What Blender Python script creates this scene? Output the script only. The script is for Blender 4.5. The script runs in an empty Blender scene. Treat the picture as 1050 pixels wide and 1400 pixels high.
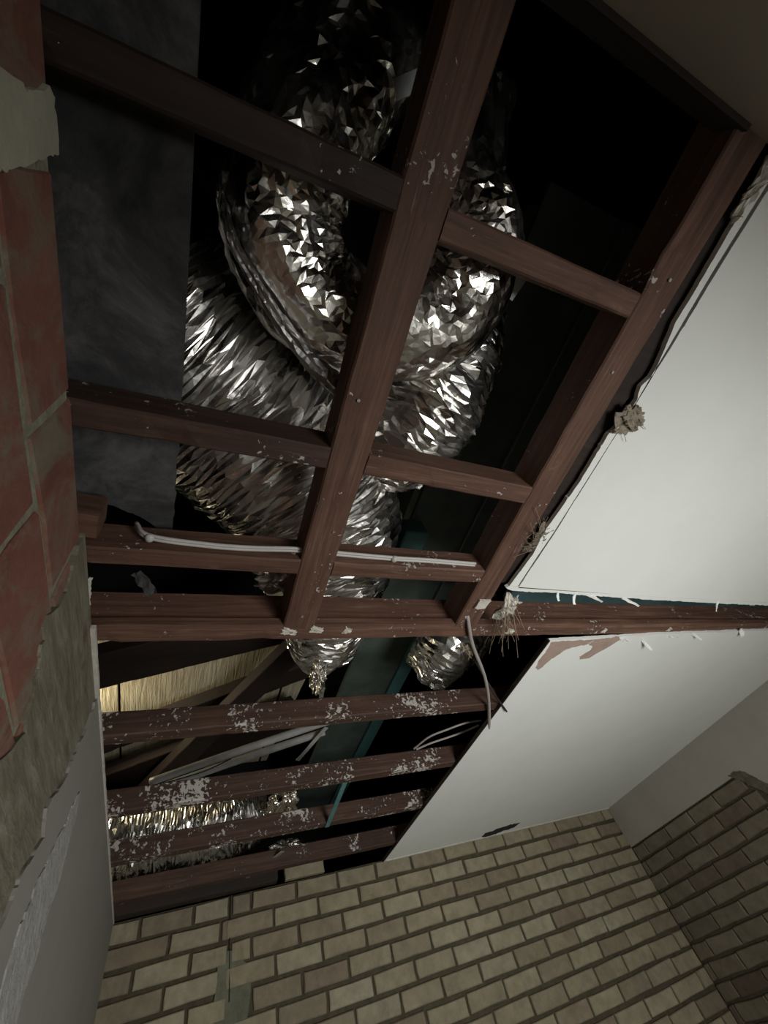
import bpy, bmesh, math, random
import numpy as np
from mathutils import Matrix, Vector
random.seed(7); rng = np.random.default_rng(7)
sc = bpy.context.scene
COL = sc.collection
S = 0.76          # one "unit" = distance camera -> ceiling framing, in metres
CZ = 1.60         # camera height above the floor
def P(x, y, z):   # units (relative to the camera's foot) -> metres
    return (x * S, y * S, CZ + z * S)
def K(kx, ky, z): # direction ratios at height z
    return P(kx * z, ky * z, z)

# ------------------------------------------------------------ camera, world, lights
cam_d = bpy.data.cameras.new('camera'); cam = bpy.data.objects.new('camera', cam_d); COL.objects.link(cam)
R = ((0.91698627, -0.30360159, -0.25877067), (0.11067712, 0.81683682, -0.56615209), (0.38325808, 0.4905137, 0.78262989))
cam.matrix_world = Matrix(((R[0][0], -R[1][0], -R[2][0], 0), (R[0][1], -R[1][1], -R[2][1], 0),
                           (R[0][2], -R[1][2], -R[2][2], CZ), (0, 0, 0, 1)))
cam_d.sensor_fit = 'VERTICAL'; cam_d.sensor_height = 36.0
cam_d.lens = 36.0 * 559.11 / 1400.0
cam_d.clip_start = 0.02
sc.camera = cam
w = bpy.data.worlds.new('world'); sc.world = w; w.use_nodes = True
w.node_tree.nodes['Background'].inputs[0].default_value = (0.6, 0.7, 0.9, 1)
w.node_tree.nodes['Background'].inputs[1].default_value = 0.05
sc.view_settings.view_transform = 'Standard'; sc.view_settings.look = 'None'
sc.view_settings.exposure = 0.0; sc.view_settings.gamma = 1.0
sc.view_settings.use_curve_mapping = False

def area(name, loc, target, sx, sy, power, col, spread=180):
    l = bpy.data.lights.new(name, 'AREA'); l.shape = 'RECTANGLE'; l.size = sx; l.size_y = sy
    l.energy = power; l.color = col; l.spread = math.radians(spread)
    o = bpy.data.objects.new(name, l); COL.objects.link(o); o.location = loc
    o.rotation_euler = (Vector(target) - Vector(loc)).to_track_quat('-Z', 'Y').to_euler()
    return o
DOOR_X0, DOOR_X1, DOOR_Z1 = 0.92, 2.12, -0.25
area('doorway_daylight', P(1.50, -0.86, -1.20), P(1.50, 1.7, 0.7), 1.0, 1.3, 48, (0.99, 1.0, 0.96), 150)
area('roof_space_light', P(-1.05, 3.25, 2.02), P(0.4, 3.1, 2.16), 0.10, 0.10, 4.0, (1.0, 0.86, 0.58), 150)

# ------------------------------------------------------------ node helpers
def mat(name):
    m = bpy.data.materials.new(name); m.use_nodes = True
    nt = m.node_tree; b = nt.nodes['Principled BSDF']
    return m, nt, b
def N(nt, t, **kw):
    n = nt.nodes.new(t)
    for k, v in kw.items():
        if k.startswith('i_'):
            key = k[2:]
            n.inputs[int(key) if key.isdigit() else key.replace('_', ' ')].default_value = v
        else: setattr(n, k, v)
    return n
def coords(nt, scale=(1, 1, 1), rnd=True):
    tc = N(nt, 'ShaderNodeTexCoord'); mp = N(nt, 'ShaderNodeMapping')
    mp.inputs['Scale'].default_value = scale
    nt.links.new(tc.outputs['Object'], mp.inputs['Vector'])
    if rnd:
        oi = N(nt, 'ShaderNodeObjectInfo'); mu = N(nt, 'ShaderNodeMath', operation='MULTIPLY'); mu.inputs[1].default_value = 37.0
        nt.links.new(oi.outputs['Random'], mu.inputs[0]); nt.links.new(mu.outputs[0], mp.inputs['Location'])
    return mp.outputs[0]
def noise(nt, vec, scale, detail=4, rough=.6, dist=0):
    n = N(nt, 'ShaderNodeTexNoise'); n.inputs['Scale'].default_value = scale; n.inputs['Detail'].default_value = detail
    n.inputs['Roughness'].default_value = rough; n.inputs['Distortion'].default_value = dist
    nt.links.new(vec, n.inputs['Vector']); return n.outputs['Fac']
def ramp(nt, fac, stops):
    r = N(nt, 'ShaderNodeValToRGB'); e = r.color_ramp.elements
    while len(e) < len(stops): e.new(0.5)
    for i, (p, c) in enumerate(stops):
        e[i].position = p; e[i].color = c if len(c) == 4 else (*c, 1)
    nt.links.new(fac, r.inputs[0]); return r.outputs[0]
def mixc(nt, fac, a, b, mode='MIX'):
    m = N(nt, 'ShaderNodeMix', data_type='RGBA', blend_type=mode)
    for s, v in ((0, fac), (6, a), (7, b)):
        if hasattr(v, 'is_linked') or isinstance(v, bpy.types.NodeSocket): nt.links.new(v, m.inputs[s])
        else: m.inputs[s].default_value = v if s == 0 else (*v[:3], 1)
    return m.outputs[2]
def math_(nt, op, a, b=0.0, clamp=False):
    m = N(nt, 'ShaderNodeMath', operation=op); m.use_clamp = clamp
    for i, v in ((0, a), (1, b)):
        if isinstance(v, bpy.types.NodeSocket): nt.links.new(v, m.inputs[i])
        else: m.inputs[i].default_value = v
    return m.outputs[0]
def bump(nt, b, h, strength=.4, dist=.003):
    n = N(nt, 'ShaderNodeBump'); n.inputs['Strength'].default_value = strength; n.inputs['Distance'].default_value = dist
    nt.links.new(h, n.inputs['Height']); nt.links.new(n.outputs[0], b.inputs['Normal'])
BW = lambda a: (a, a, a)

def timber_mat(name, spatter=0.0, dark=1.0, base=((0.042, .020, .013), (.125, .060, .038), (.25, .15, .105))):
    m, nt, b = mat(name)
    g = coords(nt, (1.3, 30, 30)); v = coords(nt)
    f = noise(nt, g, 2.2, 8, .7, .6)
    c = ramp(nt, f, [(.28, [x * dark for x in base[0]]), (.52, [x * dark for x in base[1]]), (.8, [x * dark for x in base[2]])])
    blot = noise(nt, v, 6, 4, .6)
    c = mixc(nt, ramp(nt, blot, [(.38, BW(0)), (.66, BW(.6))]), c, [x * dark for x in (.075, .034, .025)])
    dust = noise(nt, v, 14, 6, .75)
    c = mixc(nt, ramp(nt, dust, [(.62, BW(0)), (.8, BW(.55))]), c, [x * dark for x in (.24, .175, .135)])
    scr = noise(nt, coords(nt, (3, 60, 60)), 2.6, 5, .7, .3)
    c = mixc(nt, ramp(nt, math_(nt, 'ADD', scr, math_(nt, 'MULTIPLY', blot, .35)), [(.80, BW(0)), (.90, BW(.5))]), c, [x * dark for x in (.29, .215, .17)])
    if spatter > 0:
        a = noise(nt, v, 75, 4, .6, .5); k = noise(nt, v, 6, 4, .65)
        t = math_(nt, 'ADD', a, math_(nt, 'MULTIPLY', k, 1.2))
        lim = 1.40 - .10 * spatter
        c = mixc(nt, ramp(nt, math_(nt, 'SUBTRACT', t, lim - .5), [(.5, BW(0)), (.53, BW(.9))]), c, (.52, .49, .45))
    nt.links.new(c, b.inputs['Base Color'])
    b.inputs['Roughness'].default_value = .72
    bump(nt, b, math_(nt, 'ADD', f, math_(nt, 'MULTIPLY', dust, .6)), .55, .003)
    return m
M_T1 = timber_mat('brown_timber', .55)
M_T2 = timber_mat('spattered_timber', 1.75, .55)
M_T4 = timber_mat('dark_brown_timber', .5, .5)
M_T5 = timber_mat('shade_dark_timber', .2, .22)  # shade on the upper-left noggin put into its timber colour
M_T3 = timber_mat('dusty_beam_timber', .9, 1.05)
M_TD = timber_mat('dark_roof_timber', 0, .16)

def simple(name, col, rough=.7, metal=0, var=.25, scale=12, bs=.3, bd=.002, bscale=60):
    m, nt, b = mat(name); v = coords(nt)
    f = noise(nt, v, scale, 5, .65)
    nt.links.new(ramp(nt, f, [(.25, [c * (1 - var) for c in col]), (.75, [min(1, c * (1 + var)) for c in col])]), b.inputs['Base Color'])
    b.inputs['Roughness'].default_value = rough; b.inputs['Metallic'].default_value = metal
    bump(nt, b, noise(nt, v, bscale, 4, .6), bs, bd)
    return m
M_PAINT = simple('white_ceiling_paint', (.79, .80, .77), .6, 0, .03, 5, .08, .001, 30)
M_PAPER = simple('torn_paper_core', (.36, .26, .22), .9, 0, .15, 25, .4)
M_PLASTER = simple('raw_plaster', (.55, .52, .46), .9, 0, .2, 30, .8, .004, 90)
M_LUMP = simple('fibrous_lump', (.26, .22, .17), .95, 0, .4, 35, 1, .004, 110)
M_FIBRE = simple('plaster_fibre', (.30, .24, .17), .9, 0, .3, 20)
M_MORTAR = simple('dark_mortar', (.075, .062, .038), .95, 0, .35, 30, .9, .004, 120)
M_MORTAR2 = simple('grey_mortar', (.25, .245, .18), .95, 0, .3, 30, .9, .004, 120)
M_CREAM = simple('cream_wall_paint', (.36, .32, .27), .75, 0, .08, 3, .12, .001, 25)
M_CREAMR = simple('beige_wall_paint', (.34, .315, .275), .75, 0, .10, 4, .12, .001, 25)
M_FLOOR = simple('concrete_floor', (.30, .27, .225), .8, 0, .15, 3)
M_DARK = simple('matt_black', (.012, .012, .012), .9, 0, .3, 3)
M_STEEL = simple('green_steel', (.085, .11, .095), .45, .0, .35, 8)
M_TEAL = simple('teal_steel', (.075, .19, .19), .5, .0, .3, 9)
M_CABLE = simple('white_cable', (.50, .48, .46), .45, 0, .08, 30, .1)
M_GREYC = simple('grey_cable', (.33, .30, .28), .5, 0, .15, 30, .1)
M_PIPE = simple('grey_conduit', (.30, .29, .28), .45, 0, .25, 16, .2)
M_ZINC = simple('zinc_strap', (.42, .43, .44), .4, .6, .2, 20)
M_COATW = simple('white_set_plaster', (.27, .26, .23), .75, 0, .07, 6, .2, .002, 40)
M_SCAR = simple('torn_plaster_scar', (.34, .34, .315), .95, 0, .22, 22, 1, .006, 60)
M_DOORW = simple('door_frame_paint', (.55, .52, .46), .5)

def render_coat_mat():
    m, nt, b = mat('scraped_render')
    st = coords(nt, (1, 3, 26)); 
    tc = N(nt, 'ShaderNodeTexCoord'); mp = N(nt, 'ShaderNodeMapping'); mp.inputs['Rotation'].default_value = (math.radians(35), 0, 0)
    mp.inputs['Scale'].default_value = (1, 4, 22); nt.links.new(tc.outputs['Object'], mp.inputs['Vector'])
    f = noise(nt, mp.outputs[0], 2.0, 7, .7, .4); g = noise(nt, coords(nt), 9, 5, .7)
    c = ramp(nt, f, [(.25, (.09, .078, .05)), (.5, (.19, .17, .12)), (.78, (.32, .305, .25))])
    c = mixc(nt, ramp(nt, g, [(.56, BW(0)), (.7, BW(.7))]), c, (.10, .055, .035))
    nt.links.new(c, b.inputs['Base Color']); b.inputs['Roughness'].default_value = .95
    bump(nt, b, math_(nt, 'ADD', f, g), .9, .006); return m
M_RENDER = render_coat_mat()

def brick_mat(name, cols, dirt):
    m, nt, b = mat(name); oi = N(nt, 'ShaderNodeObjectInfo')
    v = coords(nt)
    c = ramp(nt, oi.outputs['Random'], [(i / (len(cols) - 1), q) for i, q in enumerate(cols)])
    f = noise(nt, v, 16, 6, .7)
    c = mixc(nt, 1.0, c, ramp(nt, f, [(.25, BW(.62)), (.7, BW(1.12))]), 'MULTIPLY')
    g = noise(nt, v, 5, 3, .6)
    c = mixc(nt, ramp(nt, g, [(.52, BW(0)), (.75, BW(.6))]), c, dirt)
    nt.links.new(c, b.inputs['Base Color']); b.inputs['Roughness'].default_value = .85
    bump(nt, b, noise(nt, v, 70, 6, .7), .5, .003); return m
M_BRF = brick_mat('cream_brick', [(.27, .23, .155), (.33, .29, .195), (.23, .19, .13), (.35, .32, .225), (.30, .25, .17), (.20, .155, .11)], (.22, .18, .115))
M_BRR = brick_mat('buff_brick', [(.14, .115, .08), (.21, .185, .13), (.11, .08, .058), (.24, .21, .15), (.125, .10, .07), (.18, .15, .105)], (.12, .09, .055))
def block_mat():
    m, nt, b = mat('red_clay_block'); v = coords(nt)
    f = noise(nt, v, 7, 6, .7, .5)
    c = ramp(nt, f, [(.25, (.13, .048, .034)), (.5, (.21, .082, .058)), (.8, (.27, .12, .09))])
    g = noise(nt, coords(nt, (1, 1.2, .55)), 7.5, 6, .72, .9)
    c = mixc(nt, ramp(nt, g, [(.47, BW(0)), (.62, BW(.85))]), c, (.20, .18, .13))
    nt.links.new(c, b.inputs['Base Color']); b.inputs['Roughness'].default_value = .9
    bump(nt, b, math_(nt, 'ADD', noise(nt, v, 60, 5, .7), g), .6, .004); return m
M_BLOCK = block_mat()
def foil_mat(name, tint, rough, bs=.6, sc_=26):
    m, nt, b = mat(name); v = coords(nt)
    b.inputs['Base Color'].default_value = (*tint, 1); b.inputs['Metallic'].default_value = 1
    r = noise(nt, v, 9, 4, .6)
    nt.links.new(ramp(nt, r, [(.3, BW(rough * .6)), (.75, BW(rough * 1.8))]), b.inputs['Roughness'])
    vo = N(nt, 'ShaderNodeTexVoronoi'); vo.feature = 'F1'; vo.inputs['Scale'].default_value = sc_
    wv = N(nt, 'ShaderNodeVectorMath', operation='ADD'); nn = N(nt, 'ShaderNodeTexNoise'); nn.inputs['Scale'].default_value = 14
    nt.links.new(v, nn.inputs['Vector']); sv = N(nt, 'ShaderNodeVectorMath', operation='SCALE'); sv.inputs['Scale'].default_value = .06
    nt.links.new(nn.outputs['Color'], sv.inputs[0]); nt.links.new(v, wv.inputs[0]); nt.links.new(sv.outputs[0], wv.inputs[1])
    nt.links.new(wv.outputs[0], vo.inputs['Vector'])
    bump(nt, b, math_(nt, 'ADD', vo.outputs['Distance'], math_(nt, 'MULTIPLY', noise(nt, v, 60, 3, .6), .5)), bs, .006)
    # dust on the foil
    d = noise(nt, v, 5, 5, .7)
    c = ramp(nt, d, [(.4, tint), (.8, [t * .62 for t in tint])]); nt.links.new(c, b.inputs['Base Color'])
    return m
M_FOIL = foil_mat('silver_foil', (.84, .82, .79), .25, .10, 40)
M_FOILC = foil_mat('crumpled_silver_foil', (.86, .83, .78), .25, .15, 30)
M_HEM = foil_mat('dusty_grey_tape', (.40, .38, .38), .38, .5, 40)

def blanket_mat():
    m, nt, b = mat('dusty_dark_board'); v = coords(nt)
    f = noise(nt, v, 4.5, 7, .7, .5)
    c = ramp(nt, f, [(.36, (.016, .015, .016)), (.52, (.05, .048, .05)), (.72, (.15, .145, .145))])
    nt.links.new(c, b.inputs['Base Color']); b.inputs['Roughness'].default_value = .95
    bump(nt, b, noise(nt, v, 40, 6, .75), .6, .004); return m
M_BOARD = blanket_mat()
def sheathing_mat():
    m, nt, b = mat('fibrous_sheathing')
    f = noise(nt, coords(nt, (38, 2.5, 2.5)), 1.6, 6, .7, .5)
    c = ramp(nt, f, [(.3, (.30, .26, .17)), (.6, (.62, .56, .42))])
    nt.links.new(c, b.inputs['Base Color']); b.inputs['Roughness'].default_value = .6
    bump(nt, b, f, 1, .012); return m
M_SHEATH = sheathing_mat()

# ------------------------------------------------------------ object helpers
def link(name, bm_or_me, m=None, parent=None, smooth=False):
    if isinstance(bm_or_me, bmesh.types.BMesh):
        me = bpy.data.meshes.new(name); bmesh.ops.recalc_face_normals(bm_or_me, faces=bm_or_me.faces[:]); bm_or_me.to_mesh(me); bm_or_me.free()
    else: me = bm_or_me
    if m and not me.materials: me.materials.append(m)
    me.polygons.foreach_set('use_smooth', [bool(smooth)] * len(me.polygons))
    o = bpy.data.objects.new(name, me); COL.objects.link(o)
    if parent: o.parent = parent
    return o
def tag(o, label=None, cat=None, group=None, kind=None):
    if label: o['label'] = label
    if cat: o['category'] = cat
    if group: o['group'] = group
    if kind: o['kind'] = kind
    return o
def empty(name, loc, label, cat, group=None):
    o = bpy.data.objects.new(name, None); COL.objects.link(o); o.location = loc; o.empty_display_size = .05
    return tag(o, label, cat, group)
def keep(o, root):      # parent while keeping world-space mesh coordinates
    o.parent = root; o.matrix_parent_inverse = Matrix.Translation(root.location).inverted(); return o

def noise3(p, seed=0):  # vectorised gradient noise, p (n,3)
    r = np.random.default_rng(seed); perm = r.permutation(256); perm = np.concatenate([perm, perm])
    g = r.normal(size=(256, 3)); g /= np.linalg.norm(g, axis=1)[:, None]
    i = np.floor(p).astype(int); f = p - i; i &= 255
    u = f * f * f * (f * (f * 6 - 15) + 10); out = 0
    for dx in (0, 1):
        for dy in (0, 1):
            for dz in (0, 1):
                h = perm[perm[perm[(i[:, 0] + dx) & 255] + ((i[:, 1] + dy) & 255)] + ((i[:, 2] + dz) & 255)]
                d = (g[h] * (f - np.array([dx, dy, dz]))).sum(1)
                wgt = (u[:, 0] if dx else 1 - u[:, 0]) * (u[:, 1] if dy else 1 - u[:, 1]) * (u[:, 2] if dz else 1 - u[:, 2])
                out = out + d * wgt
    return out

def beam_mesh(L, wd, h, seed, jag=.0015, ledge=0, bow=0.0):
    """length along +X from 0..L, bottom face z=0, width in y (+-wd/2), height h; worn arrises"""
    n = max(6, int(L / .03)); c = .004
    prof = [(-wd / 2 + c, 0), (wd / 2 - c, 0), (wd / 2, c), (wd / 2, h - c), (wd / 2 - c, h), (-wd / 2 + c, h), (-wd / 2, h - c), (-wd / 2, h * .5), (-wd / 2, c)]
    if ledge: prof = [(-wd / 2 + c, 0), (wd / 2 - c, 0), (wd / 2, c), (wd / 2, h - c), (wd / 2 - c, h), (-wd / 2 + c, h), (-wd / 2, h - c), (-wd / 2, ledge + .004), (-wd / 2 - .012, ledge), (-wd / 2 - .012, c)]
    m = len(prof); xs = np.linspace(0, L, n + 1)
    V = np.array([(x, y, z) for x in xs for (y, z) in prof])
    q = V * 14 + seed * 7.3
    V[:, 1] += noise3(q, 3) * jag * 1.6; V[:, 2] += noise3(q + 50, 4) * jag * 1.6
    ch = noise3(np.stack([V[:, 0] * 11 + seed, V[:, 1] * 8, V[:, 2] * 8], 1), 5)
    edge = np.array([(abs(abs(y) - wd / 2) < .006) and z < .006 for x in xs for (y, z) in prof])
    V[:, 2] += np.where(edge & (ch > .22), (ch - .22) * .03, 0)
    V[:, 1] += bow * np.sin(V[:, 0] / L * math.pi)
    F = [tuple([i * m + j, i * m + (j + 1) % m, (i + 1) * m + (j + 1) % m, (i + 1) * m + j]) for i in range(n) for j in range(m)]
    F += [tuple(range(m))[::-1], tuple(n * m + j for j in range(m))]
    me = bpy.data.meshes.new('timber'); me.from_pydata(V.tolist(), [], F); me.update(); return me
_seed = [0]
def beam(name, label, cat, p0, p1, wd, h, m, group=None, ledge=0, jag=.0015, bow=0):
    """p0,p1: unit coords of the bottom centre line; wd,h in units"""
    _seed[0] += 1
    a = Vector(P(*p0)); b = Vector(P(*p1)); d = b - a
    me = beam_mesh(d.length, wd * S, h * S, _seed[0], jag, ledge * S, bow)
    me.name = name; o = link(name, me, m)
    x = d.normalized(); z = Vector((0, 0, 1)); y = z.cross(x).normalized(); z = x.cross(y)
    o.matrix_world = Matrix(((x.x, y.x, z.x, a.x), (x.y, y.y, z.y, a.y), (x.z, y.z, z.z, a.z), (0, 0, 0, 1)))
    bm = bmesh.new(); bm.from_mesh(me); bmesh.ops.recalc_face_normals(bm, faces=bm.faces[:]); bm.to_mesh(me); bm.free()
    return tag(o, label, cat, group)

def box(name, lo, hi, m, parent=None, bev=0):
    bm = bmesh.new(); a = Vector(P(*lo)); b = Vector(P(*hi))
    bmesh.ops.create_cube(bm, size=1, matrix=Matrix.Translation((a + b) / 2) @ Matrix.Diagonal((*(b - a), 1)))
    if bev: bmesh.ops.bevel(bm, geom=bm.edges[:], offset=bev, segments=1, affect='EDGES')
    return link(name, bm, m, parent)

def jag_poly(pts, amp, step, seed, free=None):
    """subdivide polygon edges (2D) and roughen; free = indices of edges to roughen"""
    r = random.Random(seed); out = []; n = len(pts)
    for i in range(n):
        a = pts[i]; b = pts[(i + 1) % n]; L = math.hypot(b[0] - a[0], b[1] - a[1])
        out.append(a)
        if free is not None and i not in free: continue
        nx, ny = -(b[1] - a[1]) / max(L, 1e-6), (b[0] - a[0]) / max(L, 1e-6); wv = 0; t = 0
        while True:
            t += step * r.choice((.25, .4, .7, 1.1, 1.6)) / max(L, 1e-6)
            if t > .97: break
            wv = .75 * wv + r.uniform(-1, 1) * amp * .7; e = wv + r.uniform(-1, 1) * amp * .25
            if r.random() < .06: e += r.choice((-1, 1)) * amp * 1.2
            e *= min(1, (1 - t) * 8, t * 8)
            out.append((a[0] + (b[0] - a[0]) * t + nx * e, a[1] + (b[1] - a[1]) * t + ny * e))
    return out
def slab(name, pts, f3, th_vec, m, parent=None):
    """pts 2D -> f3(u,v)->metres; extruded by th_vec (metres)"""
    bm = bmesh.new(); vs = [bm.verts.new(f3(*p)) for p in pts]
    f = bm.faces.new(vs); r = bmesh.ops.extrude_face_region(bm, geom=[f])
    bmesh.ops.translate(bm, verts=[v for v in r['geom'] if isinstance(v, bmesh.types.BMVert)], vec=th_vec)
    bmesh.ops.triangulate(bm, faces=[f for f in bm.faces if len(f.verts) > 4])
    return link(name, bm, m, parent)

def catmull(pts, n):
    p = np.array(pts, float); p = np.vstack([2 * p[0] - p[1], p, 2 * p[-1] - p[-2]]); seg = len(p) - 3
    t = np.linspace(0, seg - 1e-6, n); i = t.astype(int); u = (t - i)[:, None]
    a, b, c, d = p[i], p[i + 1], p[i + 2], p[i + 3]
    return .5 * (2 * b + (c - a) * u + (2 * a - 5 * b + 4 * c - d) * u * u + (3 * b - a - 3 * c + d) * u ** 3)
def frames(C):
    T = np.gradient(C, axis=0); T /= np.linalg.norm(T, axis=1)[:, None]
    n = np.cross(T[0], [0, 0, 1.]); n = n if np.linalg.norm(n) > 1e-3 else np.cross(T[0], [0, 1., 0]); n /= np.linalg.norm(n); A = []
    for t in T:
        n = n - t * (n @ t); n /= np.linalg.norm(n); A.append(n)
    A = np.array(A); return T, A, np.cross(T, A)
def tube_mesh(C, r, m=8):
    T, A, B = frames(C); th = np.linspace(0, 2 * math.pi, m, endpoint=False); n = len(C)
    rr = r if hasattr(r, '__len__') else np.full(n, r)
    V = (C[:, None] + rr[:, None, None] * (A[:, None] * np.cos(th)[None, :, None] + B[:, None] * np.sin(th)[None, :, None])).reshape(-1, 3)
    F = [(i * m + j, i * m + (j + 1) % m, (i + 1) * m + (j + 1) % m, (i + 1) * m + j) for i in range(n - 1) for j in range(m)]
    F += [tuple(range(m))[::-1], tuple((n - 1) * m + j for j in range(m))]
    return V, F
def tube(name, pts, r, m, parent=None, n=60, sides=8):
    V, F = tube_mesh(catmull(pts, n), r, sides)
    me = bpy.data.meshes.new(name); me.from_pydata(V.tolist(), [], F); me.update()
    return link(name, me, m, parent, True)
def multi_tube(name, paths, r, m, parent=None, n=12, sides=4):
    VV, FF, k = [], [], 0
    for p in paths:
        V, F = tube_mesh(catmull(p, n), r, sides); VV += V.tolist(); FF += [tuple(a + k for a in f) for f in F]; k += len(V)
    me = bpy.data.meshes.new(name); me.from_pydata(VV, [], FF); me.update(); return link(name, me, m, parent)

def foil_tube(name, pts, rad, m, mode='ring', n=260, M=220, seed=1, twist=.5, parent=None, amp=1.0, squash=None, smooth=False):
    """pts metres; rad list (metres) per point; displaced foil sleeve"""
    C = catmull(pts, n); rr = np.interp(np.linspace(0, 1, n), np.linspace(0, 1, len(rad)), rad)
    T, A, B = frames(C); th = np.linspace(0, 2 * math.pi, M, endpoint=False)
    s = np.concatenate([[0], np.cumsum(np.linalg.norm(np.diff(C, axis=0), axis=1))])
    SS, TH = np.meshgrid(s, th, indexing='ij'); RR = rr[:, None] * np.ones_like(TH)
    cx, sy = np.cos(TH), np.sin(TH)
    def nz(fs, fc, sd): return noise3(np.stack([(SS * fs).ravel(), (cx * fc).ravel() + 20, (sy * fc).ravel() + 20], 1), seed * 31 + sd).reshape(SS.shape)
    warp = nz(3.2, 1.3, 1) * .05 + nz(9, 3, 2) * .014
    U = SS + twist * RR * (TH - math.pi) / 3 * 0 + warp
    def an(fs, fc, sd):
        return noise3(np.stack([((U + twist * RR * cx) * fs).ravel(), (cx * fc).ravel() + 20, (sy * fc).ravel() + 20], 1), seed * 17 + sd).reshape(SS.shape)
    r_ = np.random.default_rng(seed)
    if mode == 'ring':
        msk = np.clip(.75 + 1.8 * nz(5.5, 1.6, 12), .15, 1.6)
        D = .0036 * msk * r_.normal(size=SS.shape) + .030 * nz(3.0, 1.1, 6) + .016 * nz(11, 2.2, 7) + .0035 * (np.arange(n) % 2)[:, None]
        ds = np.gradient(s)[:, None] * .42 * r_.uniform(-1, 1, SS.shape)
        shear = twist * RR
    else:
        msk = np.clip(.65 + 2.4 * nz(7, 2.0, 12), .12, 1.7)
        D = .0046 * msk * r_.normal(size=SS.shape) + .045 * nz(4.2, 1.2, 6) + .020 * (1 - np.abs(nz(8, 2.2, 3)) * 3.5)
        ds = np.gradient(s)[:, None] * .38 * r_.uniform(-1, 1, SS.shape); shear = 0
    D = D * amp
    TH2 = TH + (2 * math.pi / M) * .36 * r_.uniform(-1, 1, SS.shape)
    cx, sy = np.cos(TH2), np.sin(TH2)
    r3 = RR + D
    if mode != 'ring': r3 = r3 * np.clip(np.minimum(np.arange(n), n - 1 - np.arange(n)) / 3, .25, 1)[:, None]
    ds = ds + shear * (cx if mode == 'ring' else 0) + (warp * .8 if mode == 'ring' else 0)
    V = C[:, None] + r3[..., None] * (A[:, None] * cx[..., None] + B[:, None] * sy[..., None]) + T[:, None] * ds[..., None]
    if squash: V[..., 2] = np.maximum(V[..., 2], squash + .004 * nz(12, 4, 9))
    V = V.reshape(-1, 3)
    i, j = np.meshgrid(np.arange(n - 1), np.arange(M), indexing='ij'); j2 = (j + 1) % M
    q = [i * M + j, i * M + j2, (i + 1) * M + j2, (i + 1) * M + j]
    flip = r_.random(i.shape) < .5
    t1 = np.where(flip[..., None], np.stack([q[0], q[1], q[2]], -1), np.stack([q[0], q[1], q[3]], -1))
    t2 = np.where(flip[..., None], np.stack([q[0], q[2], q[3]], -1), np.stack([q[1], q[2], q[3]], -1))
    F = np.concatenate([t1.reshape(-1, 3), t2.reshape(-1, 3)])
    me = bpy.data.meshes.new(name); me.vertices.add(len(V)); me.vertices.foreach_set('co', V.ravel())
    me.loops.add(F.size); me.loops.foreach_set('vertex_index', F.ravel()); me.polygons.add(len(F))
    me.polygons.foreach_set('loop_start', np.arange(0, F.size, 3)); me.polygons.foreach_set('loop_total', np.full(len(F), 3))
    me.update(calc_edges=True)
    return link(name, me, m, parent, smooth)

def lump(name, c, r, m, seed=0, parent=None, flat=False, sub=4, amp=.45):
    bm = bmesh.new(); bmesh.ops.create_icosphere(bm, subdivisions=sub, radius=1)
    co = np.array([v.co for v in bm.verts]); d = 1 + amp * (1 - np.abs(noise3(co * 1.7 + seed, seed)) * 3) * .6 + amp * .5 * noise3(co * 5 + seed, seed + 1)
    for v, k in zip(bm.verts, d): v.co = Vector((v.co.x * r[0] * k, v.co.y * r[1] * k, v.co.z * r[2] * k)) + Vector(c)
    return link(name, bm, m, parent, not flat)

# ------------------------------------------------------------ SETTING
CW = 0.16  # wall thickness, units
FY, RX, LX, NY = 3.93, 4.14, -0.31, -0.505
def struct(o, label=None):
    o['kind'] = 'structure'
    if label: o['label'] = label
    return o
ZF = -CZ / S
struct(box('floor', (LX - .2, NY - .2, ZF - .05), (RX + .2, FY + .2, ZF), M_FLOOR), 'concrete floor of the room')

# brick meshes (front face towards -Y, origin at centre of the front face)
def brick_meshes(L, H, m, D=.03, k=5, seed=0, bev=.004, rough=.003):
    r = random.Random(seed); out = []
    for q in range(k):
        bm = bmesh.new(); x, z = L / 2, H / 2; ring = []
        j = lambda a=rough: r.uniform(-a, a)
        outer = [(-x + j(), 0, -z + j()), (0, 0, -z + j()), (x + j(), 0, -z + j()), (x + j(), 0, j()), (x + j(), 0, z + j()), (0, 0, z + j()), (-x + j(), 0, z + j()), (-x + j(), 0, j())]
        fr = [bm.verts.new((a * (1 - bev / x), -bev - .001 + j(.0012), c * (1 - bev / z))) for a, _, c in outer]
        md = [bm.verts.new((a, 0, c)) for a, _, c in outer]; bk = [bm.verts.new((a, D, c)) for a, _, c in outer]
        bm.faces.new(fr)
        for A, B in ((fr, md), (md, bk)):
            for i in range(8): bm.faces.new((A[i], A[(i + 1) % 8], B[(i + 1) % 8], B[i]))
        bmesh.ops.triangulate(bm, faces=[f for f in bm.faces if len(f.verts) > 4])
        bmesh.ops.recalc_face_normals(bm, faces=bm.faces[:])
        me = bpy.data.meshes.new('brick'); bm.to_mesh(me); bm.free(); me.materials.append(m); out.append(me)
    return out
def put(name, me, parent, loc, rotz=0, sx=1, sz=1, tilt=0):
    o = bpy.data.objects.new(name, me); COL.objects.link(o); o.parent = parent
    o.location = loc; o.rotation_euler = (0, tilt, rotz); o.scale = (sx, 1, sz); return o

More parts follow.
